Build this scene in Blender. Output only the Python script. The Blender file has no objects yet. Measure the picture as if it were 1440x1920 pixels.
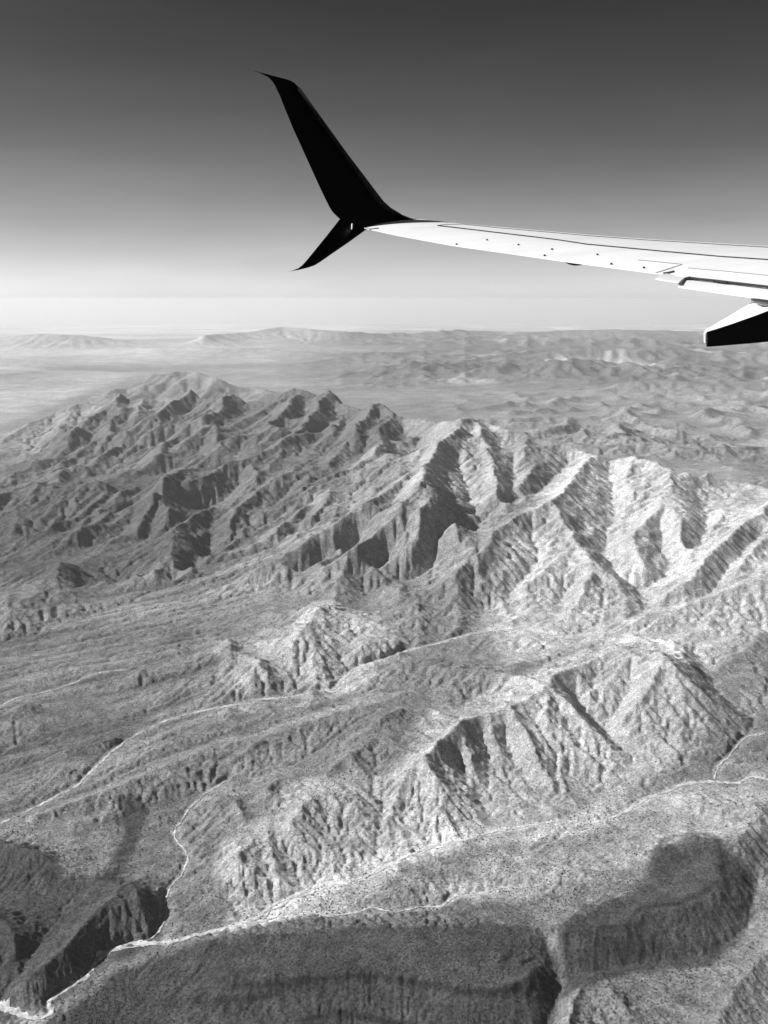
import bpy, bmesh, math, time
import numpy as np
from mathutils import Vector
T0 = time.time()
SC = bpy.context.scene
COL = SC.collection

# ------------------------------------------------------------------ camera
FPX = 1900.0                      # focal length in pixels of the 1440 x 1920 photograph
ZC = 2200.0                       # metres above the wash in the foreground
PITCH = math.radians(11.9)
CP, SP = math.cos(PITCH), math.sin(PITCH)
cam = bpy.data.cameras.new('camera')
cam.sensor_fit = 'HORIZONTAL'; cam.sensor_width = 36.0; cam.lens = 36.0 * FPX / 1440.0
cam.clip_start = 0.5; cam.clip_end = 600000.0
cam_o = bpy.data.objects.new('camera', cam); COL.objects.link(cam_o)
cam_o.location = (0, 0, ZC); cam_o.rotation_euler = (math.radians(90) - PITCH, 0, 0)
SC.camera = cam_o

# ------------------------------------------------------------------ sun, sky, exposure
SUN_AZ = math.radians(84)         # left of the view direction
SUN_EL = math.radians(38)
sdir = Vector((-math.sin(SUN_AZ) * math.cos(SUN_EL), math.cos(SUN_AZ) * math.cos(SUN_EL), math.sin(SUN_EL)))
sl = bpy.data.lights.new('sun', 'SUN'); sl.energy = 4.6; sl.angle = math.radians(0.5); sl.color = (1, 1, 1)
so = bpy.data.objects.new('sun', sl); COL.objects.link(so)
so.rotation_euler = sdir.to_track_quat('Z', 'Y').to_euler()

world = bpy.data.worlds.new('World'); SC.world = world; world.use_nodes = True
wn = world.node_tree; wn.nodes.clear()
W_ = lambda t: wn.nodes.new(t)
sky = W_('ShaderNodeTexSky'); sky.sky_type = 'NISHITA'; sky.sun_disc = False
sky.sun_elevation = SUN_EL; sky.sun_rotation = -SUN_AZ
sky.altitude = 2200; sky.air_density = 1.0; sky.dust_density = 2.0; sky.ozone_density = 1.0
sep = W_('ShaderNodeSeparateColor'); wn.links.new(sky.outputs[0], sep.inputs[0])
# black-and-white film behind a red filter: red minus a share of blue
pw = W_('ShaderNodeMath'); pw.operation = 'MULTIPLY_ADD'; wn.links.new(sep.outputs[2], pw.inputs[0]); pw.inputs[1].default_value = -0.325
wn.links.new(sep.outputs[0], pw.inputs[2])
mx = W_('ShaderNodeMath'); mx.operation = 'MAXIMUM'; wn.links.new(pw.outputs[0], mx.inputs[0]); mx.inputs[1].default_value = 0.05
mu = W_('ShaderNodeMath'); mu.operation = 'MULTIPLY'; wn.links.new(mx.outputs[0], mu.inputs[0]); mu.inputs[1].default_value = 1.25
tc = W_('ShaderNodeTexCoord'); mp = W_('ShaderNodeMapping'); mp.inputs['Scale'].default_value = (1.6, 1.6, 9.0); wn.links.new(tc.outputs['Generated'], mp.inputs['Vector'])
nz = W_('ShaderNodeTexNoise'); nz.inputs['Scale'].default_value = 2.2; nz.inputs['Detail'].default_value = 4; nz.inputs['Roughness'].default_value = 0.55; wn.links.new(mp.outputs[0], nz.inputs['Vector'])
nr_ = W_('ShaderNodeMapRange'); nr_.inputs['From Min'].default_value = 0.25; nr_.inputs['From Max'].default_value = 0.75; nr_.inputs['To Min'].default_value = 0.90; nr_.inputs['To Max'].default_value = 1.10; wn.links.new(nz.outputs['Fac'], nr_.inputs['Value'])
mu0 = mu; mu = W_('ShaderNodeMath'); mu.operation = 'MULTIPLY'; wn.links.new(mu0.outputs[0], mu.inputs[0]); wn.links.new(nr_.outputs[0], mu.inputs[1])   # thin uneven veils of haze
bg = W_('ShaderNodeBackground'); bg.inputs['Strength'].default_value = 0.1
wn.links.new(mu.outputs[0], bg.inputs['Color'])
wo = W_('ShaderNodeOutputWorld'); wn.links.new(bg.outputs[0], wo.inputs[0])

vs = SC.view_settings
vs.view_transform = 'Standard'; vs.look = 'None'; vs.gamma = 1.0; vs.exposure = 0.5; vs.use_curve_mapping = False
SC.render.engine = 'CYCLES'
SC.cycles.volume_bounces = 8; SC.cycles.max_bounces = 12

# ------------------------------------------------------------------ projection helpers
RE = 7.4e6                        # effective earth radius (curvature and refraction)
def at(u, v, z):
    """world x, y of the terrain point of height z (above the curved datum) on the line of sight of a photo pixel"""
    dx = (u - 720) / FPX; dy = (960 - v) / FPX
    y = CP + SP * dy; zz = -SP + CP * dy
    n = math.hypot(dx, y)
    drop = 0.0
    for _ in range(6):
        t = (ZC - z + drop) / max(-zz, 0.004)
        drop = (t * n) ** 2 / (2 * RE)
    return dx * t, y * t
def P(u, v, d):
    """3-D point at depth d (metres along the optical axis) behind a photo pixel"""
    cx = (u - 720) / FPX * d; cy = (960 - v) / FPX * d
    return Vector((cx, CP * d + SP * cy, ZC - SP * d + CP * cy))

# ------------------------------------------------------------------ noise
rng = np.random.default_rng(7)
def _h(ix, iy, s):
    n = (ix.astype(np.uint32) * np.uint32(374761393)) ^ (iy.astype(np.uint32) * np.uint32(668265263)) ^ np.uint32((s * 2246822519) & 0xffffffff)
    n = (n ^ (n >> np.uint32(13))) * np.uint32(1274126177)
    n = n ^ (n >> np.uint32(16))
    return n
def perlin(x, y, s=0):
    ix = np.floor(x); iy = np.floor(y); fx = (x - ix).astype(np.float32); fy = (y - iy).astype(np.float32)
    ix = ix.astype(np.int64); iy = iy.astype(np.int64)
    u = fx * fx * fx * (fx * (fx * 6 - 15) + 10); v = fy * fy * fy * (fy * (fy * 6 - 15) + 10)
    def g(i, j, dx, dy):
        a = _h(ix + i, iy + j, s).astype(np.float32) * np.float32(2 * math.pi / 4294967296.0)
        return np.cos(a) * dx + np.sin(a) * dy
    a = g(0, 0, fx, fy); b = g(1, 0, fx - 1, fy); c = g(0, 1, fx, fy - 1); d = g(1, 1, fx - 1, fy - 1)
    return ((a + (b - a) * u) * (1 - v) + (c + (d - c) * u) * v) * 1.4
def fbm(x, y, L, o=4, s=0, g=0.5):
    r = 0; a = 1.0; t = 0
    for k in range(o):
        r = r + a * perlin(x / L + 13.7 * k, y / L - 7.3 * k, s + k); t += a; a *= g; L = L * 0.5
    return r / t
def ridged(x, y, L, o=4, s=0, g=0.5):
    r = 0; a = 1.0; t = 0; w = 1.0
    for k in range(o):
        n = 1 - np.abs(perlin(x / L + 5.1 * k, y / L + 9.2 * k, s + k)) * 1.6
        n = np.clip(n, 0, 1) ** 2 * w; w = np.clip(n * 1.6, 0, 1)
        r = r + a * n; t += a; a *= g; L = L * 0.5
    return r / t
def smooth(a, b, x):
    t = np.clip((x - a) / (b - a), 0, 1); return t * t * (3 - 2 * t)

# ------------------------------------------------------------------ ridges and valleys of the terrain (photo pixel, height in metres)
RIDGES = [
 # main crest
 [(470,752,800),(520,745,850),(560,738,900),(605,733,960),(640,745,930),(690,757,900),(740,770,880),(800,778,870),(840,790,950),(880,788,940),(905,785,930),(960,803,880),(985,808,860),(1040,830,800),(1100,845,760),(1118,850,770),(1180,856,740),(1250,873,740),(1290,888,720),(1330,897,660),(1390,903,630),(1440,913,610),(1560,925,600)],
 # big lit spur, crest at its lower right edge
 [(1108,852,770),(1080,885,720),(1057,920,690),(1030,938,650),(990,958,600),(960,975,570),(925,995,530),(919,1022,500),(900,1045,450),(870,1070,400),(840,1092,350),(800,1105,310),(750,1115,270),(715,1125,240)],
 [(1040,940,640),(1055,970,580),(1075,1000,510),(1082,1020,490),(1060,1035,460),(1035,1058,420),(1005,1082,370),(975,1105,310),(962,1135,255)],
 [(1082,1020,490),(1110,1050,450),(1150,1080,400),(1170,1120,330),(1178,1155,290)],
 [(1110,1050,450),(1095,1090,380),(1080,1130,300)],
 # central mountain
 [(860,797,950),(825,828,900),(805,860,840),(795,890,790),(800,940,690),(805,980,600),(790,1015,500),(760,1035,430),(730,1045,375),(690,1065,315)],
 [(800,865,830),(760,880,780),(720,915,700),(700,935,660),(650,970,570),(600,1000,470),(560,1025,400),(520,1050,330),(480,1075,280)],
 [(795,890,790),(770,920,730),(730,970,620),(700,1000,550),(680,1020,490),(640,1050,385),(610,1075,305)],
 [(810,900,770),(830,945,680),(850,985,590),(843,1012,500)],
 [(900,790,930),(922,850,800),(930,890,720),(937,920,640),(945,948,570)],
 [(895,820,860),(885,845,780),(890,880,700)],
 [(1040,835,780),(1005,868,720),(992,900,650),(972,935,580)],
 [(985,808,860),(985,840,790),(975,862,740)],
 # right-hand spurs
 [(1255,876,740),(1262,905,690),(1240,930,645),(1228,970,570),(1185,997,515),(1188,1030,465),(1212,1060,400),(1230,1078,350)],
 [(1262,905,690),(1266,950,620),(1276,1000,530),(1288,1035,450),(1278,1058,390)],
 [(1262,905,690),(1285,940,620),(1300,975,560)],
 [(1180,858,740),(1175,890,670),(1180,925,590),(1195,960,540)],
 [(1500,900,680),(1440,945,640),(1380,1005,560),(1340,1045,490),(1310,1070,440),(1290,1098,370),(1245,1122,320)],
 [(1500,985,560),(1440,1012,520),(1400,1045,460),(1372,1080,400),(1362,1105,360)],
 [(1600,1040,560),(1540,1060,520),(1440,1088,460),(1380,1105,410),(1320,1125,360),(1270,1148,310),(1250,1168,285)],
 # left mountain mass
 [(605,733,960),(600,765,860),(570,795,790),(530,815,730),(480,835,640),(430,850,560),(370,862,480),(320,885,400),(270,900,330)],
 [(560,738,900),(540,762,850),(505,795,750),(480,815,690),(430,828,600),(390,845,520)],
 [(520,745,850),(470,770,770),(440,790,700),(400,810,600),(360,830,520),(300,845,400)],
 [(100,775,420),(165,757,560),(215,750,700),(270,742,760),(330,738,800),(400,742,820),(440,745,840),(470,752,800)],
 [(430,743,840),(420,762,780),(385,790,690),(350,808,580),(310,825,480)],
 [(330,738,800),(315,765,720),(290,795,610),(250,825,450)],
 [(270,742,760),(255,770,670),(240,795,560),(215,820,440)],
 [(215,750,700),(190,770,620),(155,785,560),(142,815,440),(105,838,300)],
 [(100,775,420),(60,790,330),(10,822,200)],
 [(350,830,510),(320,845,450),(290,868,380),(250,885,300)],
 [(400,862,500),(355,872,500),(312,895,500),(300,915,450),(268,938,390),(235,952,320)],
 [(312,895,500),(325,925,420),(360,945,330)],
 [(150,890,330),(135,910,300),(105,900,290),(60,925,250),(20,945,230),(-40,960,220)],
 [(105,900,290),(115,935,240),(100,965,200)],
 [(240,880,330),(200,900,320),(180,930,260),(160,960,200)],
 [(30,925,260),(35,960,220),(20,985,190)],
 [(690,757,900),(680,780,850),(660,810,780),(645,825,740),(620,860,640)],
 [(740,770,880),(715,790,840),(712,815,790),(725,845,720)],
 [(640,800,760),(600,825,700),(572,845,650),(550,870,590),(528,905,490)],
 [(540,825,700),(510,860,600),(482,893,520),(465,930,420),(450,955,350)],
 [(572,845,650),(590,880,560),(600,905,500)],
 [(440,870,500),(400,890,450),(380,905,420)],
 [(830,828,890),(790,845,800),(750,858,740),(690,880,660),(630,895,590),(600,910,550),(560,930,490),(520,950,430),(470,962,380),(430,975,330),(390,990,280)],
 [(630,895,590),(612,935,500),(580,965,430),(540,990,360),(510,1010,310)],
 [(750,858,740),(735,890,680),(700,915,620),(670,950,540)],
 # foothill buttes on the left
 [(400,1000,230),(360,997,255),(318,1004,275),(300,1025,240),(275,1055,190),(250,1090,140)],
 [(318,1004,285),(330,1040,240),(337,1070,195),(328,1092,140)],
 [(318,1004,285),(298,1045,215),(285,1080,160)],[(350,1001,265),(372,1030,215),(385,1058,165)],[(330,1040,240),(352,1060,200),(362,1085,150)],
 [(110,1058,210),(105,1090,180),(118,1120,130)],[(40,1062,190),(50,1100,150)],[(300,985,235),(255,1010,180),(230,1030,150)],[(200,992,230),(170,1025,170)],[(100,1003,195),(70,1030,150)],
 [(150,890,330),(150,925,260),(140,950,220)],[(300,915,460),(310,950,380),(300,975,300)],
 [(-60,1075,150),(0,1070,170),(60,1060,190),(112,1058,210),(125,1075,180),(140,1095,140)],
 [(75,1062,195),(90,1110,140),(95,1140,105)],
 [(20,1115,160),(10,1130,145),(20,1160,100)],
 [(40,1010,175),(100,1003,195),(170,1000,215),(200,992,230),(240,982,245),(280,975,255),(300,985,235)],
 # mid fan hills
 [(545,1155,225),(590,1137,262),(650,1145,252),(700,1165,230),(730,1190,205),(752,1212,186)],
 [(590,1138,262),(585,1165,255),(565,1190,240),(540,1207,228),(547,1240,175)],
 [(650,1145,252),(620,1172,245),(585,1195,220),(595,1235,178)],
 [(700,1165,230),(690,1200,205),(665,1230,180)],
 [(425,1203,190),(421,1235,185),(427,1262,160),(440,1292,128)],
 [(500,1240,185),(470,1250,190),(450,1255,185),(465,1285,140)],
 [(500,1240,185),(512,1275,145)],
 [(275,1258,128),(262,1262,128),(262,1290,98)],
 [(60,1332,102),(45,1328,108),(20,1350,88)],
 [(670,1045,265),(640,1065,285),(600,1050,290),(570,1075,255),(545,1095,215)],
 [(800,1140,235),(775,1135,255),(745,1155,225),(720,1170,208)],
 [(880,1145,240),(860,1145,262),(830,1165,235),(800,1185,212)],
 [(1000,1150,262),(975,1160,252),(960,1172,240)],
 [(1130,1135,300),(1100,1150,285),(1050,1165,262)],
 # low ridges of the fan
 [(760,1300,195),(720,1318,190),(600,1352,172),(500,1385,150),(430,1432,120)],
 [(620,1330,160),(500,1340,142),(400,1365,125),(300,1410,108),(200,1460,88)],
 [(560,1385,145),(420,1400,122),(300,1450,98),(180,1500,75),(60,1540,58)],
 [(215,1385,105),(120,1410,90),(118,1455,82)],
 # hills between the two washes
 [(720,1250,200),(820,1258,225),(900,1262,245),(960,1270,260),(1025,1287,292),(1065,1257,290),(1100,1247,292),(1150,1227,305),(1200,1219,332),(1243,1223,365),(1258,1240,378),(1278,1265,340),(1312,1297,285),(1345,1325,235),(1375,1350,195)],
 [(1250,1236,370),(1225,1270,318),(1210,1300,275),(1180,1330,228),(1160,1355,190)],
 [(1262,1245,370),(1280,1305,280),(1305,1350,215),(1330,1392,165)],
 [(1200,1220,330),(1165,1255,290),(1140,1290,245)],
 [(1025,1287,292),(1042,1302,288),(1062,1322,265),(1087,1347,232),(1112,1377,190),(1137,1402,155),(1180,1440,118)],
 [(1042,1302,288),(1020,1345,235),(1032,1380,185),(1048,1420,140),(1060,1455,112)],
 [(1025,1287,292),(985,1318,278),(955,1326,272),(905,1342,262),(870,1352,258),(840,1385,240),(815,1405,230),(797,1420,225),(806,1442,200),(832,1478,148),(862,1512,102),(890,1538,76)],
 [(905,1342,262),(925,1390,190),(945,1418,152)],
 [(955,1326,272),(975,1360,225),(965,1395,175)],
 [(797,1420,225),(760,1445,185),(745,1480,140),(760,1520,90)],
 [(870,1352,258),(875,1400,195),(900,1445,140)],
 [(985,1380,205),(1000,1430,150),(1030,1485,100)],
 [(760,1330,200),(720,1345,195),(700,1370,175),(660,1390,160)],
 [(700,1390,175),(660,1420,165),(620,1440,150),(600,1470,130)],
 [(560,1468,118),(530,1460,136),(508,1478,122),(503,1510,88)],
 [(600,1500,120),(635,1482,138),(662,1502,126),(682,1532,96),(702,1562,68),(708,1582,54)],
 [(600,1500,125),(565,1522,122),(540,1547,118),(562,1582,84),(586,1610,54),(598,1628,42)],
 [(430,1500,100),(460,1560,80),(472,1590,98),(440,1612,92),(456,1638,68),(482,1662,42),(497,1680,28)],
 [(745,1490,120),(725,1535,92)],
 [(430,1500,100),(400,1505,92),(395,1540,60)],
 # hills right of the second wash
 [(1440,1520,162),(1400,1528,166),(1330,1518,158),(1290,1510,140)],
 [(1440,1520,162),(1380,1580,150),(1300,1580,140),(1230,1572,110)],
 [(1200,1590,110),(1120,1600,92),(1040,1600,84),(960,1600,72)],
 [(920,1620,72),(960,1650,75),(1080,1640,88),(1180,1640,100)],
 [(860,1640,70),(800,1640,72),(770,1660,60),(750,1690,40)],
 [(800,1640,72),(825,1670,52)],
 # dark mesas
 [(360,1775,45),(450,1767,75),(560,1757,88),(650,1752,95),(750,1748,100),(860,1750,104),(960,1745,106),(1005,1750,102),(1020,1775,80)],
 [(420,1830,66),(500,1838,84),(560,1832,92),(640,1828,98),(700,1830,101),(790,1843,103),(850,1855,103),(930,1862,102),(990,1845,102),(1012,1822,96)],
 [(1050,1748,88),(1100,1710,100),(1160,1690,112),(1215,1665,118),(1225,1620,128),(1245,1597,134),(1310,1590,138),(1342,1602,138),(1352,1640,132),(1345,1680,126),(1310,1700,120),(1265,1715,116),(1200,1720,112),(1172,1752,102),(1120,1752,96),(1050,1762,88)],
 [(1200,1935,40),(1150,1870,60),(1130,1845,55),(1080,1860,55),(1060,1900,60),(1055,1960,60)],
 [(1600,1700,120),(1500,1740,100),(1440,1790,84),(1380,1860,62),(1340,1940,46)],
 # left mesa tongue and butte
 [(264,1694,76),(259,1667,90),(236,1662,90),(212,1685,84),(176,1724,70),(126,1784,56),(76,1827,42),(26,1863,24)],
 [(-60,1580,110),(0,1590,108),(40,1598,112),(78,1608,100),(110,1640,60)],
 [(-60,1700,100),(0,1720,90),(30,1770,60)],
]
VALLEYS = [
 [(1140,875,660),(1150,925,560),(1154,975,480),(1137,1000,440),(1136,1050,390),(1165,1085,350),(1200,1108,315),(1220,1140,290),(1180,1165,275)],
 [(990,985,535),(1000,1015,470),(1010,1048,415),(984,1087,345),(960,1108,300),(958,1145,245),(930,1180,230)],
 [(1100,1090,345),(1065,1112,300),(1058,1135,270),(1040,1162,252)],
 [(850,865,740),(878,915,620),(884,950,545),(898,982,480),(875,1003,450),(848,1017,420),(825,1030,395),(800,1060,350),(755,1088,305),(700,1110,262),(640,1130,235)],
 [(1070,870,670),(1010,918,590),(960,950,535),(920,968,505),(898,982,480)],
 [(962,865,715),(966,905,635),(957,945,555)],
 [(1232,985,515),(1248,1020,450),(1252,1055,385),(1262,1068,365)],
 [(1305,895,670),(1318,940,580),(1321,980,520),(1318,1010,475),(1300,1032,435),(1262,1068,365),(1232,1090,330),(1202,1106,312)],
 [(1420,1000,520),(1370,1058,435),(1347,1085,385),(1340,1112,345),(1290,1132,312),(1222,1142,290)],
 [(1320,1180,270),(1300,1220,245),(1340,1300,205),(1400,1350,180)],
 [(1440,1300,205),(1420,1340,185),(1400,1380,165)],
 [(1262,1208,290),(1292,1236,262),(1332,1276,225),(1372,1312,200),(1402,1345,182)],
 [(1060,1292,225),(1096,1332,182),(1132,1372,148),(1168,1408,130),(1200,1440,120)],
 [(1120,1262,262),(1100,1300,232),(1096,1332,182)],
 [(1180,1268,262),(1188,1300,225),(1152,1340,182),(1132,1372,148)],
 [(950,1395,155),(980,1440,122),(1005,1470,98),(1030,1512,78)],
 [(845,1420,150),(870,1460,112),(900,1500,86),(925,1545,72)],
 [(900,1375,195),(915,1415,150),(900,1500,86)],
 [(700,1620,46),(720,1560,70),(720,1500,105)],
 [(740,860,700),(710,850,690),(670,870,620),(620,885,560)],
 [(560,900,480),(530,935,410),(500,950,390)],
 [(640,860,610),(610,890,540)],
 [(460,900,400),(430,930,340),(390,945,290),(340,965,240),(250,975,200),(150,985,160),(0,1000,130)],
 [(480,850,560),(420,870,450),(380,890,390),(250,925,270),(200,940,220)],
 [(460,800,600),(400,835,490),(330,860,370),(240,875,270),(160,880,200),(80,895,150),(-40,920,120)],
 [(380,770,680),(340,800,560),(290,830,400),(200,855,230),(100,870,160)],
 [(600,960,380),(560,990,330),(520,1020,290),(440,1055,220),(390,1080,185),(300,1105,140),(200,1145,105),(100,1170,85),(0,1205,70),(-80,1225,60)],
 [(700,985,520),(670,1010,440),(630,1040,360),(560,1070,290),(480,1095,225),(360,1130,155),(200,1175,110),(0,1225,75)],
 [(750,1000,520),(720,1030,410),(690,1060,345),(650,1080,305),(560,1100,235),(420,1130,175),(250,1185,115),(100,1225,85),(0,1250,78)],
 [(560,1160,205),(480,1190,170),(380,1215,140),(250,1250,100)],
 [(400,1020,185),(380,1050,170),(330,1100,120)],
 [(290,1090,120),(200,1090,110),(150,1110,95)],
 [(1025,1775,50),(1042,1830,22),(1050,1870,8),(1035,1930,-5),(1010,2000,-15)],
 [(1050,1838,24),(1180,1802,32),(1320,1795,40),(1400,1745,55),(1420,1650,85)],
 [(560,2000,-20),(300,1990,-20),(800,2010,-20),(1010,2000,-15)],
 [(180,1645,50),(105,1730,30),(45,1815,12),(0,1880,-8)],
 [(560,1800,72),(760,1790,86),(940,1790,90)],
 [(1230,1690,108),(1290,1640,120)],
]
MAIN_WASH = [(1560,1480,170),(1500,1478,162),(1440,1462,150),(1410,1452,148),(1385,1468,140),(1340,1466,135),(1280,1468,130),(1262,1480,125),(1210,1498,115),(1150,1535,100),(1120,1543,95),(1040,1540,90),(950,1552,78),(910,1562,72),(870,1575,66),(810,1585,60),(760,1610,52),(700,1640,45),(650,1658,40),(600,1660,36),(540,1685,30),(505,1702,26),(480,1725,22),(440,1738,18),(350,1758,12),(310,1768,8),(250,1768,5),(210,1780,2),(178,1800,0),(175,1815,0),(160,1835,-2),(135,1848,-4),(105,1865,-6),(90,1880,-8),(98,1900,-9),(85,1912,-10),(50,1908,-11),(20,1890,-12),(0,1886,-13),(-80,1870,-15),(-200,1880,-17)]
MID_WASH = [(1225,1142,288),(1180,1165,275),(1150,1185,262),(1060,1193,250),(980,1182,240),(930,1180,230),(880,1190,215),(820,1208,200),(760,1222,190),(720,1238,180),(660,1255,165),(640,1275,158),(625,1295,152),(560,1305,140),(480,1312,130),(420,1325,120),(360,1338,110),(300,1355,100),(250,1380,90),(210,1410,80),(180,1440,75),(150,1470,70),(100,1495,60),(50,1520,50),(0,1545,45),(-100,1590,35)]
SIDE_WASH = [(430,1460,76),(380,1490,60),(345,1530,48),(328,1555,42),(330,1580,38),(346,1590,36),(352,1612,30),(340,1640,24),(315,1670,18),(309,1700,14),(312,1722,11),(300,1745,9),(280,1764,7)]
LEFT_WASH = [(240,1253,102),(170,1263,95),(140,1278,90),(100,1290,85),(60,1300,78),(30,1308,74),(0,1325,68),(-80,1355,58)]
GULLY_WASH = [(1000,1660,72),(980,1662,68),(940,1665,62),(890,1680,54),(846,1682,48),(838,1695,45),(815,1703,42),(795,1698,40),(745,1713,36),(695,1700,34),(665,1712,31),(620,1722,29),(590,1712,28),(545,1710,27),(510,1720,24),(480,1732,20)]
RIGHT_WASH = [(1440,1372,176),(1400,1380,165),(1380,1400,158),(1365,1420,150),(1345,1435,143),(1340,1464,135)]
WASHES = [MAIN_WASH, MID_WASH, SIDE_WASH, LEFT_WASH, GULLY_WASH, RIGHT_WASH]
FAR_RIDGES = [
 [(150,748,140),(200,738,260),(265,708,480),(300,702,560),(335,697,600),(350,696,610),(400,710,500),(430,718,420),(475,725,330),(520,737,220),(560,748,120)],
 [(265,708,480),(255,728,330),(240,742,200)],[(335,697,600),(330,720,400),(310,735,260)],[(400,710,500),(395,725,360),(370,738,240)],
 [(510,690,60),(560,682,180),(620,672,300),(690,666,380),(740,672,330),(790,690,200)],
 [(680,700,60),(720,690,220),(760,684,330),(800,688,300),(850,680,360)],
 [(860,700,200),(930,690,340),(1000,680,420),(1040,692,330),(1080,676,460),(1150,682,400),(1230,700,280)],
 [(1010,664,420),(1090,655,560),(1180,660,480),(1260,652,600),(1340,662,460),(1440,660,520),(1540,655,500)],
 [(1150,720,260),(1240,712,340),(1320,722,280),(1400,716,360),(1500,712,380)],
 [(1340,742,180),(1400,730,300),(1440,736,280),(1520,735,300)],
 [(1100,785,70),(1140,776,120),(1200,780,90)],[(1290,782,90),(1330,774,160),(1390,784,100)],
 [(1010,805,150),(1060,795,200),(1120,800,180),(1180,812,120)],[(1060,812,200),(1110,825,180),(1200,838,160),(1290,850,120)],
 [(870,758,60),(895,755,110),(930,760,60)],[(955,782,50),(1000,780,90),(1020,784,50)],
 [(1340,872,120),(1380,880,160),(1420,892,140)],
 [(-40,634,500),(30,630,640),(85,624,800),(150,628,700),(230,636,480),(300,644,260)],[(380,628,700),(460,622,700),(525,612,920),(580,616,820),(640,621,700),(720,626,520)],
 [(0,680,80),(40,677,150),(90,686,60)],[(200,655,200),(330,652,300),(490,652,350),(600,664,200)],
 [(740,627,450),(860,619,620),(1000,622,520),(1150,617,660),(1300,621,560),(1500,618,620)],
 [(800,644,300),(900,638,420),(1000,641,350),(1120,636,450),(1250,641,350)],
]

# ------------------------------------------------------------------ log-polar grid
R0, R1, R2 = 1850.0, 26000.0, 240000.0
TW = math.radians(27.0)
class Grid:
    def __init__(s, n, r1=R2):              # n cells per radian, both ways
        s.n = n; s.nt = int(2 * TW * n) + 1; s.nr = int(math.log(r1 / R0) * n) + 1
        s.th = -TW + np.arange(s.nt) / n; s.r = R0 * np.exp(np.arange(s.nr) / n)
        s.X = s.r[:, None] * np.sin(s.th)[None, :]; s.Y = s.r[:, None] * np.cos(s.th)[None, :]
        s.L = (s.r / n)[:, None] * np.ones(s.nt)[None, :]
    def ij(s, x, y):
        return np.log(np.hypot(x, y) / R0) * s.n, (np.arctan2(x, y) + TW) * s.n
def sample(a, i, j):
    i = np.clip(i, 0, a.shape[0] - 1.001); j = np.clip(j, 0, a.shape[1] - 1.001)
    i0 = i.astype(int); j0 = j.astype(int); fi = i - i0; fj = j - j0
    return (a[i0, j0] * (1 - fi) * (1 - fj) + a[i0 + 1, j0] * fi * (1 - fj) + a[i0, j0 + 1] * (1 - fi) * fj + a[i0 + 1, j0 + 1] * fi * fj)
def resize(a, shp, n0, n1):
    """cubic (Catmull-Rom) resampling between grids that share their origin"""
    def ax(a, m):
        t = np.arange(m) * (n0 / n1); t = np.clip(t, 0, a.shape[0] - 1); i = t.astype(int); f = (t - i)[:, None]
        g = lambda k: a[np.clip(i + k, 0, a.shape[0] - 1)]
        p0, p1, p2, p3 = g(-1), g(0), g(1), g(2)
        return p1 + 0.5 * f * (p2 - p0 + f * (2 * p0 - 5 * p1 + 4 * p2 - p3 + f * (3 * (p1 - p2) + p3 - p0)))
    return ax(ax(a, shp[0]).T, shp[1]).T
def blur(a, k):
    for _ in range(k):
        p = np.pad(a, 1, 'edge')
        a = (p[:-2, 1:-1] + p[2:, 1:-1] + p[1:-1, :-2] + p[1:-1, 2:]) * 0.15 + a * 0.4
    return a
def base(X, Y):
    x = np.clip(X, -3000, 3000) / 1000; y = Y / 1000
    b = 60 * (np.clip(y, 1, 7) - 3) + 38 * x
    f = smooth(8, 14, y)
    return b * (1 - f) + 20 * f
def world_line(l, step=0.0):
    pts = [(*at(u, v, z), z) for u, v, z in l]
    return np.array(pts)
def densify(p, g):
    out = []
    for a, b in zip(p[:-1], p[1:]):
        ia = g.ij(a[0], a[1]); ib = g.ij(b[0], b[1])
        n = int(max(abs(ia[0] - ib[0]), abs(ia[1] - ib[1])) * 1.5) + 2
        t = np.linspace(0, 1, n)[:, None]; out.append(a * (1 - t) + b * t)
    return np.vstack(out)
def wobble(p, g, seed):
    """irregular course instead of straight segments"""
    q = densify(p, g); s = np.cumsum(np.r_[0, np.hypot(*np.diff(q[:, :2], axis=0).T)])
    r = np.hypot(q[:, 0], q[:, 1])
    e = np.minimum(np.minimum(s, s[-1] - s) / (0.01 * r), 1)
    q[:, 0] += e * r * 0.0035 * perlin(s / (r.mean() * 0.012), s * 0 + seed, 3); q[:, 1] += e * r * 0.005 * perlin(s / (r.mean() * 0.012), s * 0 + seed, 4)
    return q
RW = [world_line(l) for l in RIDGES + FAR_RIDGES]
VW = [world_line(l) for l in VALLEYS]; WW = [world_line(l) for l in WASHES]
def solve(levels, ridges, valleys, washes, length, B, it=(220, 220, 70, 70)):
    """screened Laplace surface through the given lines, falling back to B away from them"""
    h = None
    for lv, n in enumerate(levels):
        g = Grid(n); b = base(g.X, g.Y) if B is None else resize(B, g.X.shape, levels[-1], n)
        S = np.zeros(g.X.shape); C = np.zeros(g.X.shape)
        def put(p, w):
            i, j = g.ij(p[:, 0], p[:, 1]); i = np.rint(i).astype(int); j = np.rint(j).astype(int)
            k = (i >= 0) & (i < g.nr) & (j >= 0) & (j < g.nt)
            np.add.at(S, (i[k], j[k]), p[k, 2] * w); np.add.at(C, (i[k], j[k]), w)
        for q, p in enumerate(ridges): put(wobble(p, g, q), 1)
        for q, p in enumerate(valleys): put(wobble(p, g, q + 500), 1)
        for p in washes: put(densify(p, g), 4)
        m = C > 0; val = np.where(m, S / np.maximum(C, 1e-9), 0)
        h = b.copy() if h is None else resize(h, g.X.shape, n0, n)
        lam = 1 / (length * n) ** 2
        for _ in range(it[lv]):
            h = np.where(m, val, h)
            p = np.pad(h, 1, 'edge')
            h = ((p[:-2, 1:-1] + p[2:, 1:-1] + p[1:-1, :-2] + p[1:-1, 2:]) * 0.25 + lam * b) / (1 + lam)
        h = np.where(m, val, h); n0 = n
    return h, g
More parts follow.
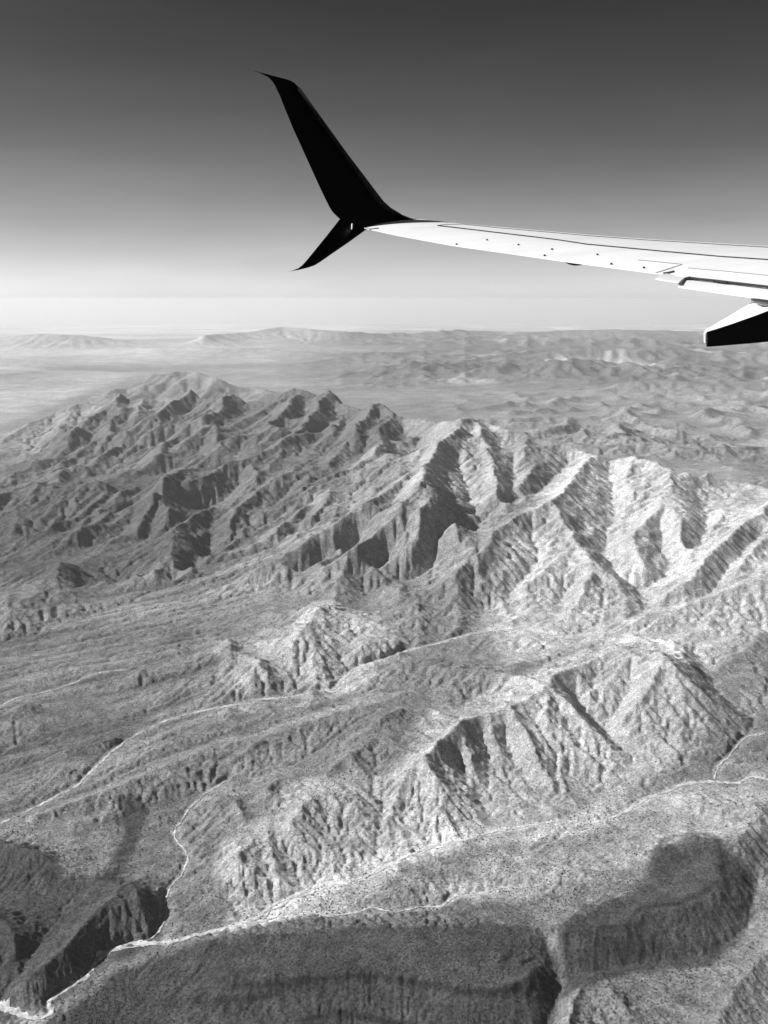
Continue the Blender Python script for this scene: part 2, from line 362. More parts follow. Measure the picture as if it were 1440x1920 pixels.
def poly_mask(g, shape, pts, soft, z):
    w = [at(u, v, z) for u, v in pts]
    pi, pj = zip(*[g.ij(x, y) for x, y in w]); n = len(w)
    i0, i1 = max(int(min(pi)) - 30, 0), min(int(max(pi)) + 30, shape[0]); j0, j1 = max(int(min(pj)) - 30, 0), min(int(max(pj)) + 30, shape[1])
    out = np.zeros(shape)
    if i1 <= i0 or j1 <= j0: return out
    ii, jj = np.mgrid[i0:i1, j0:j1].astype(float)
    wx = 3 * fbm(g.X[i0:i1, j0:j1], g.Y[i0:i1, j0:j1], 160, 3, 201); wy = 3 * fbm(g.X[i0:i1, j0:j1], g.Y[i0:i1, j0:j1], 160, 3, 205)
    ii = ii + wx * g.n / 300; jj = jj + wy * g.n / 300
    c = np.zeros(ii.shape, bool)
    for k in range(n):
        a, b, cc_, d = pi[k], pj[k], pi[k - 1], pj[k - 1]
        c ^= ((a > ii) != (cc_ > ii)) & (jj < (d - b) * (ii - a) / (cc_ - a + 1e-12) + b)
    out[i0:i1, j0:j1] = c
    return blur(out, soft)
# hills that stand higher above their surroundings than their outline alone tells; mesas that stand lower
LIFT = [((400, 1130, 770, 1300), 32, 1.0), ((-90, 880, 420, 1170), 30, 1.0), ((380, 1450, 760, 1690), 2, 1.0), ((340, 1740, 1040, 1870), 0, 0.68), ((1045, 1590, 1360, 1770), 0, 0.92)]
for k_, l in enumerate(RIDGES):
    u_ = sum(q[0] for q in l) / len(l); v_ = sum(q[1] for q in l) / len(l)
    for (x0, y0, x1, y1), dz, mz in LIFT:
        if x0 < u_ < x1 and y0 < v_ < y1: RW[k_] = world_line([(u, v, z * mz + dz) for u, v, z in l])
for k_, l in enumerate(VALLEYS):
    u_ = sum(q[0] for q in l) / len(l); v_ = sum(q[1] for q in l) / len(l)
    if 780 < u_ < 1400 and 860 < v_ < 1110: VW[k_] = world_line([(u, v, z - 28 * min(1, max(0, (1160 - v) / 60))) for u, v, z in l])
ROUGH = [([(130,748),(200,730),(265,700),(350,690),(430,708),(560,738),(560,750),(440,748),(215,755)], 0.5, 350, (-.3, -.95)),
 ([(-90,830),(0,800),(100,775),(200,745),(440,742),(600,733),(760,775),(800,860),(700,900),(560,960),(430,985),(300,950),(150,960),(0,940),(-90,930)], 0.9, 500, (-.43, -.90)),
 ([(-90,940),(150,960),(300,950),(430,985),(400,1060),(300,1085),(150,1095),(0,1135),(-90,1140)], 0.38, 200, (-.43, -.90)),
 ([(520,1020),(760,980),(900,1060),(960,1150),(800,1200),(740,1225),(640,1290),(420,1310),(400,1200),(520,1150)], 0.55, 250, (.2, -.98)),
 ([(700,1400),(800,1330),(960,1270),(1150,1215),(1270,1215),(1390,1350),(1200,1450),(1000,1540),(860,1560),(700,1600),(620,1640),(430,1690),(380,1560),(440,1480),(560,1440)], 0.42, 150, (.38, -.92)),
 ([(760,860),(860,790),(1100,845),(1300,888),(1440,915),(1560,920),(1560,1100),(1300,1160),(1220,1110),(1000,1160),(860,1180),(700,1200),(600,1080),(700,960)], 0.30, 600, (-.40, -.92)),
 ([(740,1600),(900,1600),(1200,1580),(1440,1500),(1440,1600),(1200,1640),(1000,1680),(740,1720),(680,1690)], 0.3, 90, (.5, -.87))]
FANS = [([(-90,1180),(0,1170),(300,1110),(420,1060),(600,1050),(600,1110),(420,1200),(420,1290),(300,1350),(180,1440),(0,1530),(-90,1560)], (640,1090,220), (0,1215,70)),
        ([(-90,1600),(0,1560),(180,1450),(360,1345),(620,1300),(760,1280),(720,1330),(600,1400),(430,1440),(330,1540),(230,1640),(120,1640),(-90,1600)], (700,1300,180), (60,1530,55))]
LV = [38, 75, 150, 300]
B0, G = solve(LV, [], VW, WW, 0.12, None)
B0 = blur(B0, 10)
H, G = solve(LV, RW, VW, WW, 0.058, B0)
RH = H - B0; RH = np.where((RH > 0) & (RH < 160), 160 * (np.clip(RH, 0, 160) / 160) ** 0.72, RH); H = B0 + RH
print('solve', time.time() - T0)

# ------------------------------------------------------------------ erosion: stream power law on the grid
def erode(h, g, its, K, m=0.45, noise=0.0, talus=0.75, keep=0.0, diff=0.0, seed=1, protect=None):
    nr, nt = h.shape; N = nr * nt
    L = g.L[:nr, :nt]; idx = np.arange(N).reshape(nr, nt)
    h = h.copy()
    h0b = blur(h, 12)
    A0 = (L * L).ravel()
    offs = [(-1, 0, 1), (1, 0, 1), (0, -1, 1), (0, 1, 1), (-1, -1, 1.4142), (-1, 1, 1.4142), (1, -1, 1.4142), (1, 1, 1.4142)]
    rr = np.random.default_rng(seed)
    for it in range(its):
        if noise: h += noise * L * (rr.random(h.shape) - 0.5) / (1 + it)
        p = np.pad(h, 1, 'edge'); ip = np.pad(idx, 1, 'edge')
        best = np.zeros(h.shape); rec = idx.copy(); mn = np.full(h.shape, 1e9)
        for di, dj, w in offs:
            q = p[1 + di:1 + di + nr, 1 + dj:1 + dj + nt]
            s = (h - q) / (L * w); k = s > best
            best = np.where(k, s, best); rec = np.where(k, ip[1 + di:1 + di + nr, 1 + dj:1 + dj + nt], rec)
            if not (di == 0 and dj == 0): mn = np.minimum(mn, q)
        pit = rec == idx; pit[0, :] = pit[-1, :] = False; pit[:, 0] = pit[:, -1] = False
        h = np.where(pit, mn + 0.002 * L, h)
        order = np.argsort(h.ravel()); ol = order.tolist(); rl = rec.ravel().tolist()
        A = A0.tolist()
        for i in reversed(ol):
            r = rl[i]
            if r != i: A[r] += A[i]
        A = np.array(A)
        F = (K * A ** m / L.ravel())
        if protect is not None: F *= protect.ravel()
        Fl = F.tolist(); hl = h.ravel().tolist()
        for i in ol:
            r = rl[i]
            if r != i:
                x = hl[r]
                if x < hl[i]: hl[i] = (hl[i] + Fl[i] * x) / (1 + Fl[i])
        h = np.array(hl).reshape(nr, nt)
        # slopes steeper than the talus slip
        for _ in range(3):
            p = np.pad(h, 1, 'edge'); d = 0
            for di, dj, w in offs[:4]:
                q = p[1 + di:1 + di + nr, 1 + dj:1 + dj + nt]
                e = (h - q) / L - talus
                d = d - np.clip(e, 0, None) * L * 0.2
                e2 = (q - h) / L - talus
                d = d + np.clip(e2, 0, None) * L * 0.2
            h = h + d
        if diff:
            p = np.pad(h, 1, 'edge')
            h = h + diff * ((p[:-2, 1:-1] + p[2:, 1:-1] + p[1:-1, :-2] + p[1:-1, 2:]) * 0.25 - h)
        if keep: h = h + keep * (h0b - blur(h, 12))
    return h, A.reshape(nr, nt)

def lp(g):                                   # coordinates in which the noise grows with distance, as the grid does
    return np.broadcast_to(g.th[None, :], g.X.shape) + 3.0, np.broadcast_to(np.log(g.r)[:, None], g.X.shape)
relief = lambda h, g: np.clip(np.hypot(*np.gradient(blur(h, 6))) / g.L[:h.shape[0], :h.shape[1]], 0, 1)
RG = np.hypot(G.X, G.Y)
# jagged desert ranges beyond the plain, thicker on the right
az = np.arctan2(G.X, G.Y)
def range_mask(G, RG, az):
    m = smooth(math.radians(-7), math.radians(1), az + 0.05 * fbm(G.X, G.Y, 9000, 3, 91)) * smooth(23500, 30000, RG + 3500 * fbm(G.X, G.Y, 7000, 3, 93)) * (1 - smooth(60000, 85000, RG))
    return m
mk = range_mask(G, RG, az)
U, V = lp(G)
FR = ridged(U, V * 0.8, 0.040, 6, 95, 0.68)
H = H + mk * np.clip(FR - 0.20, 0, 1) * 0.0125 * np.minimum(RG, 30000) * (0.35 + 0.9 * smooth(-0.35, 0.5, fbm(U, V, 0.3, 2, 99)))
# small hills in the plain just behind the mountain
m2 = smooth(13000, 15000, RG) * (1 - smooth(22000, 26000, RG)) * smooth(0.02, 0.12, az)
H = H + m2 * np.clip(ridged(G.X, G.Y, 1500, 4, 111) - 0.35, 0, 1) * 260
rough = np.zeros(H.shape); rl = relief(H, G); sc_ = np.minimum(RG, 30000) * (1 - smooth(50000, 70000, RG))
wU = U + 0.012 * fbm(U, V, 0.08, 2, 17); wV = V + 0.02 * fbm(U, V, 0.1, 2, 19)
for pts, k_, z_, (dx_, dy_) in ROUGH:        # spurs and gullies run down the general slope of each range
    m_ = poly_mask(G, H.shape, pts, 12, z_); rough = np.maximum(rough, k_ * m_)
    al_ = wU * dx_ + wV * dy_; ac_ = -wU * dy_ + wV * dx_
    H += (ridged(al_ / 3.0, ac_, 0.062, 5, 12, 0.62) - 0.33) * 0.0175 * sc_ * k_ * m_
H += (ridged(wU, wV, 0.022, 3, 13, 0.5) - 0.35) * 0.0028 * sc_ * np.maximum(0.8 * rough, 0.7 * smooth(0.05, 0.28, rl)) + fbm(U, V, 0.03, 3, 31) * 0.0008 * sc_
fanw = []
for pts, a_, b_ in FANS:
    m_ = poly_mask(G, H.shape, pts, 14, 80); p0 = np.array(at(*a_)); p1 = np.array(at(*b_)); d_ = (p1 - p0) / np.hypot(*(p1 - p0))
    al = G.X * d_[0] + G.Y * d_[1]; ac = -G.X * d_[1] + G.Y * d_[0] + 60 * fbm(G.X, G.Y, 900, 2, 77)
    st_ = fbm(al / 9, ac, 150, 3, 81, 0.6); fanw.append((m_, st_)); H += m_ * st_ * 24
mesa = np.maximum(poly_mask(G, H.shape, [(360,1765),(560,1750),(860,1743),(1000,1745),(1040,1780),(1040,1860),(1010,2000),(-100,2050),(150,1860)], 4, 60), poly_mask(G, H.shape, [(1050,1745),(1215,1655),(1245,1590),(1345,1595),(1430,1660),(1400,1760),(1180,1810),(1050,1840)], 4, 100))
H, A1 = erode(H, G, 34, 0.032, protect=1 - 0.75 * mesa, keep=0.32, noise=0.03, diff=0.004, talus=0.60)
print('erode1', time.time() - T0)
RN = 17600.0
G2 = Grid(960, RN); H2 = resize(H, G2.X.shape, 300, 960)
rl = relief(H2, G2)
rg2 = np.hypot(G2.X, G2.Y); U2, V2 = lp(G2)
H2 += (ridged(U2, V2, 0.013, 4, 51, 0.6) - 0.3) * 0.0017 * rg2 * np.maximum(smooth(0.08, 0.35, rl), 0.5 * sample(rough, *G.ij(G2.X, G2.Y))) + fbm(U2, V2, 0.012, 3, 71) * 0.0003 * rg2
H2, A = erode(H2, G2, 9, 0.030, protect=1 - 0.6 * np.clip(sample(mesa, *G.ij(G2.X, G2.Y)), 0, 1), keep=0.25, noise=0.06, diff=0.0, talus=0.70)
H2 = H2 + 0.6 * (H2 - blur(H2, 5)) * (1 - 0.7 * np.clip(sample(mesa, *G.ij(G2.X, G2.Y)), 0, 1))      # crisp crests and gully lines
# flat sandy beds where the washes run
mnf = H2.copy()
for _ in range(3):
    p = np.pad(mnf, 1, 'edge'); mnf = np.minimum.reduce([p[:-2, 1:-1], p[2:, 1:-1], p[1:-1, :-2], p[1:-1, 2:], mnf])
S_ = np.zeros(H2.shape); C_ = np.zeros(H2.shape)
for p in WW:
    q = densify(p, G2); ii, jj = G2.ij(q[:, 0], q[:, 1]); zz = sample(mnf, ii, jj)
    kk = np.ones(61) / 61; zs = np.convolve(np.pad(zz, 30, 'edge'), kk, 'valid'); zt = np.minimum(zs, q[:, 2] + 4)
    i_ = np.rint(ii).astype(int); j_ = np.rint(jj).astype(int); k_ = (i_ >= 0) & (i_ < G2.nr) & (j_ >= 0) & (j_ < G2.nt)
    C_[i_[k_], j_[k_]] = 1; S_[i_[k_], j_[k_]] = zt[k_]
Sb = blur(S_, 26); Cb = blur(C_, 26); wb = smooth(0.004, 0.07, Cb)
H2 = H2 * (1 - wb) + np.where(Cb > 1e-6, Sb / np.maximum(Cb, 1e-9), 0) * wb
print('erode2', time.time() - T0)

# ------------------------------------------------------------------ meshes
def drop(X, Y): return (X * X + Y * Y) / (2 * RE)
def grid_mesh(name, X, Y, Z, mat, attrs):
    nr, nt = X.shape
    co = np.stack([X, Y, Z - drop(X, Y)], -1).reshape(-1, 3).astype(np.float32)
    me = bpy.data.meshes.new(name)
    me.vertices.add(nr * nt); me.vertices.foreach_set('co', co.ravel())
    i = np.arange(nr * nt).reshape(nr, nt)
    q = np.stack([i[:-1, :-1], i[:-1, 1:], i[1:, 1:], i[1:, :-1]], -1).reshape(-1, 4)
    nf = len(q)
    me.loops.add(nf * 4); me.loops.foreach_set('vertex_index', q.ravel().astype(np.int32))
    me.polygons.add(nf); me.polygons.foreach_set('loop_start', np.arange(0, nf * 4, 4, dtype=np.int32))
    me.polygons.foreach_set('loop_total', np.full(nf, 4, dtype=np.int32))
    me.update(calc_edges=True)
    me.polygons.foreach_set('use_smooth', np.ones(nf, dtype=bool))
    for k, a in attrs.items():
        at_ = me.attributes.new(k, 'FLOAT', 'POINT'); at_.data.foreach_set('value', a.ravel().astype(np.float32))
    me.materials.append(mat)
    o = bpy.data.objects.new(name, me); COL.objects.link(o)
    return o
def mat(name):
    m = bpy.data.materials.new(name); m.use_nodes = True
    b = m.node_tree.nodes['Principled BSDF']; return m, m.node_tree, b
def gray(v): return (v, v, v, 1)

gm, nt_, pb = mat('desert')
N = lambda t: nt_.nodes.new(t)
LK = nt_.links.new
def math_(op, a, b=None, c=None):
    n = N('ShaderNodeMath'); n.operation = op
    for k, x in enumerate((a, b, c)):
        if x is None: continue
        if isinstance(x, (int, float)): n.inputs[k].default_value = x
        else: LK(x, n.inputs[k])
    return n.outputs[0]
geo = N('ShaderNodeNewGeometry'); pos = geo.outputs['Position']
def noise_(scale, det=4, rough=0.6):
    n = N('ShaderNodeTexNoise'); n.inputs['Scale'].default_value = scale; n.inputs['Detail'].default_value = det; n.inputs['Roughness'].default_value = rough
    LK(pos, n.inputs['Vector']); return n.outputs['Fac']
aa = N('ShaderNodeAttribute'); aa.attribute_name = 'albedo'
n1 = noise_(1 / 60, 6, 0.7); n2 = noise_(1 / 500, 4)
n3 = noise_(1 / 9, 4, 0.7)
def contrast(n, k, lo, hi):
    c = N('ShaderNodeMapRange'); LK(n, c.inputs['Value']); c.inputs['From Min'].default_value = 0.5 - 0.5 / k; c.inputs['From Max'].default_value = 0.5 + 0.5 / k
    c.inputs['To Min'].default_value = lo; c.inputs['To Max'].default_value = hi; return c.outputs[0]
f1 = math_('MULTIPLY', contrast(n1, 2.4, 0.58, 1.42), contrast(n3, 2.8, 0.42, 1.58))
f2 = contrast(n2, 2, 0.78, 1.22)
col = math_('MULTIPLY', math_('MULTIPLY', aa.outputs['Fac'], f1), f2)
cc = N('ShaderNodeCombineColor'); [LK(col, cc.inputs[k]) for k in range(3)]
LK(cc.outputs[0], pb.inputs['Base Color'])
pb.inputs['Roughness'].default_value = 1.0; pb.inputs['Specular IOR Level'].default_value = 0.0
bp = N('ShaderNodeBump'); bp.inputs['Strength'].default_value = 1.0; bp.inputs['Distance'].default_value = 20.0
LK(noise_(1 / 36, 8, 0.8), bp.inputs['Height']); LK(bp.outputs[0], pb.inputs['Normal'])

# ------------------------------------------------------------------ colour of the ground: pale granite, desert pavement, dark basalt, darker patches, painted far haze
PATCH = [
 ([(380,1752),(470,1716),(600,1640),(760,1588),(900,1556),(900,1572),(780,1618),(640,1668),(540,1705),(460,1748)], 1.45, 2, 40),
 ([(150,1830),(180,1795),(260,1760),(330,1755),(330,1772),(240,1775),(190,1810),(165,1845),(100,1900),(60,1925),(0,1900),(0,1880)], 1.6, 1, 0),
 ([(-300,700),(0,690),(260,700),(150,745),(0,800),(-300,830)], 1.5, 10, 20), ([(-300,640),(500,640),(520,700),(560,730),(480,740),(260,700),(-300,700)], 1.12, 8, 20),   # polygon, target multiplier, softness, height; far-left plain lightened in place of haze
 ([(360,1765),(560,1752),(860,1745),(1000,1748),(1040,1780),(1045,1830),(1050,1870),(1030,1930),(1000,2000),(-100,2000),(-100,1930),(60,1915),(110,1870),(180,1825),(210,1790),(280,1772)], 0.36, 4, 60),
 ([(1050,1748),(1100,1710),(1160,1690),(1215,1665),(1225,1620),(1245,1597),(1310,1588),(1345,1602),(1385,1625),(1415,1660),(1412,1700),(1395,1745),(1340,1785),(1180,1795),(1130,1825),(1050,1840)], 0.36, 3, 100),  # darker patch over the right mesa and its foot
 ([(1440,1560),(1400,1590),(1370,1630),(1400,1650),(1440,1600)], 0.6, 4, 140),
 ([(-80,1580),(60,1590),(120,1640),(190,1640),(240,1640),(270,1655),(310,1700),(305,1735),(260,1760),(200,1775),(170,1810),(100,1860),(0,1880),(-100,1880)], 0.36, 4, 60),  # darker ground at the lower left, soft edge
 ([(215,1510),(235,1502),(270,1500),(282,1515),(265,1560),(240,1610),(232,1650),(195,1650),(208,1600),(232,1560)], 0.40, 2, 50),  # narrow darker tongue
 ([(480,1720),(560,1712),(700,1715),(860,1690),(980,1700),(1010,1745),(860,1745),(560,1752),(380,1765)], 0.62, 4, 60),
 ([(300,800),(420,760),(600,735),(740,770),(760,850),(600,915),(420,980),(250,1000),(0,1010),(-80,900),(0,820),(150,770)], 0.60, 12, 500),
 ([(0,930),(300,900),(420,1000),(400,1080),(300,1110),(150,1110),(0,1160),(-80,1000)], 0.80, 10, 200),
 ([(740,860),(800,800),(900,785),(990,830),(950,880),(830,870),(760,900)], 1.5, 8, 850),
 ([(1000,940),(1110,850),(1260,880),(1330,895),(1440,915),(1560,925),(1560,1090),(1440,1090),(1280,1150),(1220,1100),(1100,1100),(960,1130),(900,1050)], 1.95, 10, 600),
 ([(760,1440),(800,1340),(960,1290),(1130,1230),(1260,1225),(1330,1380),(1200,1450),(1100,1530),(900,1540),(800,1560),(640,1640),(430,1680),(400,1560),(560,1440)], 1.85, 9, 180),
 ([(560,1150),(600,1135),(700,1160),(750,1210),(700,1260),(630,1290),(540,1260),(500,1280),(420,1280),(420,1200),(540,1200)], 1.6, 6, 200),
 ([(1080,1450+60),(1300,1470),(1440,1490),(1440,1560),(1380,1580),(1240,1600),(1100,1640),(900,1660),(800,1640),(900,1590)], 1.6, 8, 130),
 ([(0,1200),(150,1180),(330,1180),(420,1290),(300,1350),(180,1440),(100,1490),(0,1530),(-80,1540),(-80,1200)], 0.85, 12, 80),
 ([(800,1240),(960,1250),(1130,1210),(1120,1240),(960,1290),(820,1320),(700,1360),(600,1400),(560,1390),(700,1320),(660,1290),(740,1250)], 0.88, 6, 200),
]
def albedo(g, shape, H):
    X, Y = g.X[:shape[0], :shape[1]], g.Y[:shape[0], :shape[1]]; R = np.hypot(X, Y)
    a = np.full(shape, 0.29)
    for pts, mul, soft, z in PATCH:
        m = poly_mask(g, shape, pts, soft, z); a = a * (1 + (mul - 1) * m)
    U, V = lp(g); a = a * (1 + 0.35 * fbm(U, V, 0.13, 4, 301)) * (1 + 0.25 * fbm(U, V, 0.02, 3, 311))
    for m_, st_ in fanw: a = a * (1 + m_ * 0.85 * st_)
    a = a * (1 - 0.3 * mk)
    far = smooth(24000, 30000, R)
    a = a * (1 + 0.75 * smooth(50000, 100000, R) + 0.5 * smooth(30000, 50000, R) * (1 - smooth(-0.12, 0.02, np.arctan2(X, Y))))   # distant haze put into the colour: ground paler far out, sooner at left
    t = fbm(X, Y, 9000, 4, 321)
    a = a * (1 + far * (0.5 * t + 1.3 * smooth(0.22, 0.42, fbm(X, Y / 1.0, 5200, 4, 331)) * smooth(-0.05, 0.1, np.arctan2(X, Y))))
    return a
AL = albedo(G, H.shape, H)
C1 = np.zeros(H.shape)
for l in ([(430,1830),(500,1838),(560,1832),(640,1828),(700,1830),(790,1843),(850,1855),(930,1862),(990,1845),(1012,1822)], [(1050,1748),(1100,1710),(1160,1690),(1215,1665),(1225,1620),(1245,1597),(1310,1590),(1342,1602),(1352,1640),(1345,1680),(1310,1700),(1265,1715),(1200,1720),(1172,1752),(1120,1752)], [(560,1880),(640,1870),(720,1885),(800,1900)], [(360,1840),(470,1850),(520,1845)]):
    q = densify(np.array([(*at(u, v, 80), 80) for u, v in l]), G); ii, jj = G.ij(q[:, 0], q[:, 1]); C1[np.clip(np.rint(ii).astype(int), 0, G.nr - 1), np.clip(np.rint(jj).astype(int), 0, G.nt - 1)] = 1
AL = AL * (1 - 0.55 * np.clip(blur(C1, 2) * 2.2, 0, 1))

AL = AL * (1 + 0.5 * poly_mask(G, H.shape, [(1380,838),(1410,826),(1440,812),(1560,800),(1560,850),(1440,842)], 2, 0))
G2m = G2

# near terrain: columns at 900 per radian, rows at 560
def final(n_t, n_r, ra, rb, src, gsrc):
    th = np.arange(-TW, TW, 1 / n_t); r = np.exp(np.arange(math.log(ra), math.log(rb) + 1e-9, 1 / n_r)); r[-1] = rb
    if rb > 1e5: r = np.r_[r[r < 70000], np.exp(np.linspace(math.log(70000), math.log(rb), 100))]
    X = r[:, None] * np.sin(th)[None]; Y = r[:, None] * np.cos(th)[None]
    i, j = gsrc.ij(X, Y)
    return X, Y, i, j
ALB = 0.30
NT, NR = 900, 560
X, Y, i, j = final(NT, NR, R0, 17000.0, H2, G2)
Z = sample(H2, i, j)
NZ = Z - drop(X, Y)
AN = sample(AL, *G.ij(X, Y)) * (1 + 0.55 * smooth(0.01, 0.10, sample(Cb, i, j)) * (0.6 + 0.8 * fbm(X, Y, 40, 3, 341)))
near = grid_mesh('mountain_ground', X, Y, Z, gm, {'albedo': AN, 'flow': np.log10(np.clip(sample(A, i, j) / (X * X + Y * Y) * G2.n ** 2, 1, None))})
near['kind'] = 'structure'
X, Y, i, j = final(600, 300, 17000.0, R2 * 0.98, H2, G2)
iN, jN = G.ij(X, Y); Zf = sample(H, iN, jN); Zn = sample(H2, i, j)
w = smooth(17000, 17500, np.hypot(X, Y)); Z = Zn * (1 - w) + Zf * w
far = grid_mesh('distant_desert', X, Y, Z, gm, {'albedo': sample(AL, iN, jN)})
far['kind'] = 'structure'
print('mesh', time.time() - T0)

# ------------------------------------------------------------------ dry washes: pale sand laid in the channels
def height(x, y):
    r = np.hypot(x, y); i, j = G2.ij(x, y); return sample(H2, i, j) - r * r / (2 * RE)
def near_z(x, y):
    """height of the built near mesh (bilinear on its own grid)"""
    i = (np.log(np.hypot(x, y) / R0)) * NR; j = (np.arctan2(x, y) + TW) * NT
    return sample(NZ, i, j)
sand, st, sb = mat('pale_sand'); sb.inputs['Roughness'].default_value = 1; sb.inputs['Specular IOR Level'].default_value = 0
tn = st.nodes.new('ShaderNodeTexNoise'); tn.inputs['Scale'].default_value = 0.06; tn.inputs['Detail'].default_value = 5
gn = st.nodes.new('ShaderNodeNewGeometry'); st.links.new(gn.outputs['Position'], tn.inputs['Vector'])
mr = st.nodes.new('ShaderNodeMapRange'); mr.inputs['From Min'].default_value = 0.3; mr.inputs['From Max'].default_value = 0.7; mr.inputs['To Min'].default_value = 0.30; mr.inputs['To Max'].default_value = 0.72
st.links.new(tn.outputs['Fac'], mr.inputs['Value']); st.links.new(mr.outputs[0], sb.inputs['Base Color'])
def wash(line, width, seed, amp=1.0, braid=0.0):
    g = Grid(1400); q = densify(world_line(line), g)
    r = np.hypot(q[:, 0], q[:, 1]); d = np.hypot(*np.diff(q[:, :2], axis=0).T); sl_ = np.r_[0, np.cumsum(d)]
    n = int(sl_[-1] / 7) ; ss = np.linspace(0, sl_[-1], n)
    x = np.interp(ss, sl_, q[:, 0]); y = np.interp(ss, sl_, q[:, 1])
    k = np.ones(9) / 9; x[4:-4] = np.convolve(x, k, 'valid'); y[4:-4] = np.convolve(y, k, 'valid')
    tx = np.gradient(x); ty = np.gradient(y); L = np.hypot(tx, ty) + 1e-6; nx, ny = -ty / L, tx / L
    w_ = perlin(ss / 60, ss * 0 + seed + 0.5, 5) * 5 * amp + perlin(ss / 22, ss * 0 + seed + 0.3, 6) * 2.0 * amp + braid
    x = x + nx * w_; y = y + ny * w_
    wd = width * (0.8 + 0.9 * np.clip(perlin(ss / 110, ss * 0 + seed + 0.2, 8) + 0.2, -0.5, 1.4)) * smooth(0, 60, np.minimum(ss, ss[-1] - ss) + 12)
    vs_ = []
    for o in (-1, -0.4, 0.4, 1):
        e_ = 1 + (1.1 * perlin(ss / 24, ss * 0 + seed * 3.1 + o, 12) + 0.6 * perlin(ss / 9, ss * 0 + seed * 2.3 + o, 13) if abs(o) == 1 else 0)
        X_ = x + nx * wd * 0.62 * o * e_; Y_ = y + ny * wd * 0.62 * o * e_
        vs_.append(np.stack([X_, Y_, near_z(X_, Y_) + (1.8 if abs(o) < 0.5 else 0.9)], -1))
    V_ = np.stack(vs_, 1).reshape(-1, 3); f = []
    for a_ in range(n - 1):
        for c_ in range(3):
            p0 = a_ * 4 + c_; f.append((p0, p0 + 1, p0 + 5, p0 + 4))
    me = bpy.data.meshes.new('dry_wash'); me.from_pydata(V_.tolist(), [], f); me.materials.append(sand)
    for p in me.polygons: p.use_smooth = True
    o = bpy.data.objects.new('dry_wash', me); COL.objects.link(o); o['kind'] = 'structure'
    return o
wash(MAIN_WASH, 11, 1); wash(MAIN_WASH[12:28], 6, 9, 2.0, 16)
wash(MAIN_WASH[22:], 15, 7, 0.8, 2)
wash(MID_WASH[1:], 10, 2); wash(MID_WASH[2:8], 8, 22, 1.5, 22)
wash(SIDE_WASH, 6, 3); wash(LEFT_WASH, 7, 4); wash(GULLY_WASH, 6, 5); wash(RIGHT_WASH, 7, 6)
print('washes', time.time() - T0)

# ------------------------------------------------------------------ shrubs of the desert floor, beyond counting
ps = []
rs = np.random.default_rng(5)
n = 330000
lr = np.log(2300) + rs.random(n) * (np.log(7200) - np.log(2300)); th = (rs.random(n) * 2 - 1) * math.radians(25.5)
x = np.exp(lr) * np.sin(th); y = np.exp(lr) * np.cos(th)
ii, jj = G2.ij(x, y); gy, gx = np.gradient(H2); sl2 = np.hypot(gx, gy) / G2.L[:H2.shape[0], :H2.shape[1]]
sv = sample(sl2, ii, jj); dn = 0.55 + 0.9 * fbm(x, y, 350, 4, 401) - 1.1 * sv
dn = np.clip(dn, 0.04, 1) * np.minimum(1, 4200 / np.exp(lr))
kp = rs.random(n) < dn * 0.55
x, y = x[kp], y[kp]
co = np.stack([x, y, near_z(x, y) + 0.5], -1).astype(np.float32)
print('shrubs', len(co))
me = bpy.data.meshes.new('desert_shrubs'); me.vertices.add(len(co)); me.vertices.foreach_set('co', co.ravel())
sa = me.attributes.new('size', 'FLOAT', 'POINT'); sa.data.foreach_set('value', (0.9 + 2.3 * rs.random(len(co)) ** 2).astype(np.float32))
shm, sht, shb = mat('shrub_leaves'); shb.inputs['Base Color'].default_value = gray(0.07); shb.inputs['Roughness'].default_value = 1; shb.inputs['Specular IOR Level'].default_value = 0
me.materials.append(shm)
sh = bpy.data.objects.new('desert_shrubs', me); COL.objects.link(sh); sh['kind'] = 'stuff'
gt = bpy.data.node_groups.new('scatter', 'GeometryNodeTree')
gt.interface.new_socket('Geometry', in_out='INPUT', socket_type='NodeSocketGeometry'); gt.interface.new_socket('Geometry', in_out='OUTPUT', socket_type='NodeSocketGeometry')
gi = gt.nodes.new('NodeGroupInput'); go = gt.nodes.new('NodeGroupOutput'); ip_ = gt.nodes.new('GeometryNodeInstanceOnPoints')
ic = gt.nodes.new('GeometryNodeMeshIcoSphere'); ic.inputs['Radius'].default_value = 1; ic.inputs['Subdivisions'].default_value = 1
sm_ = gt.nodes.new('GeometryNodeSetMaterial'); sm_.inputs['Material'].default_value = shm
na = gt.nodes.new('GeometryNodeInputNamedAttribute'); na.data_type = 'FLOAT'; na.inputs['Name'].default_value = 'size'
gt.links.new(gi.outputs[0], ip_.inputs['Points']); gt.links.new(ic.outputs['Mesh'], sm_.inputs['Geometry']); gt.links.new(sm_.outputs[0], ip_.inputs['Instance'])
gt.links.new(na.outputs[0], ip_.inputs['Scale']); gt.links.new(ip_.outputs[0], go.inputs[0])
md = sh.modifiers.new('scatter', 'NODES'); md.node_group = gt

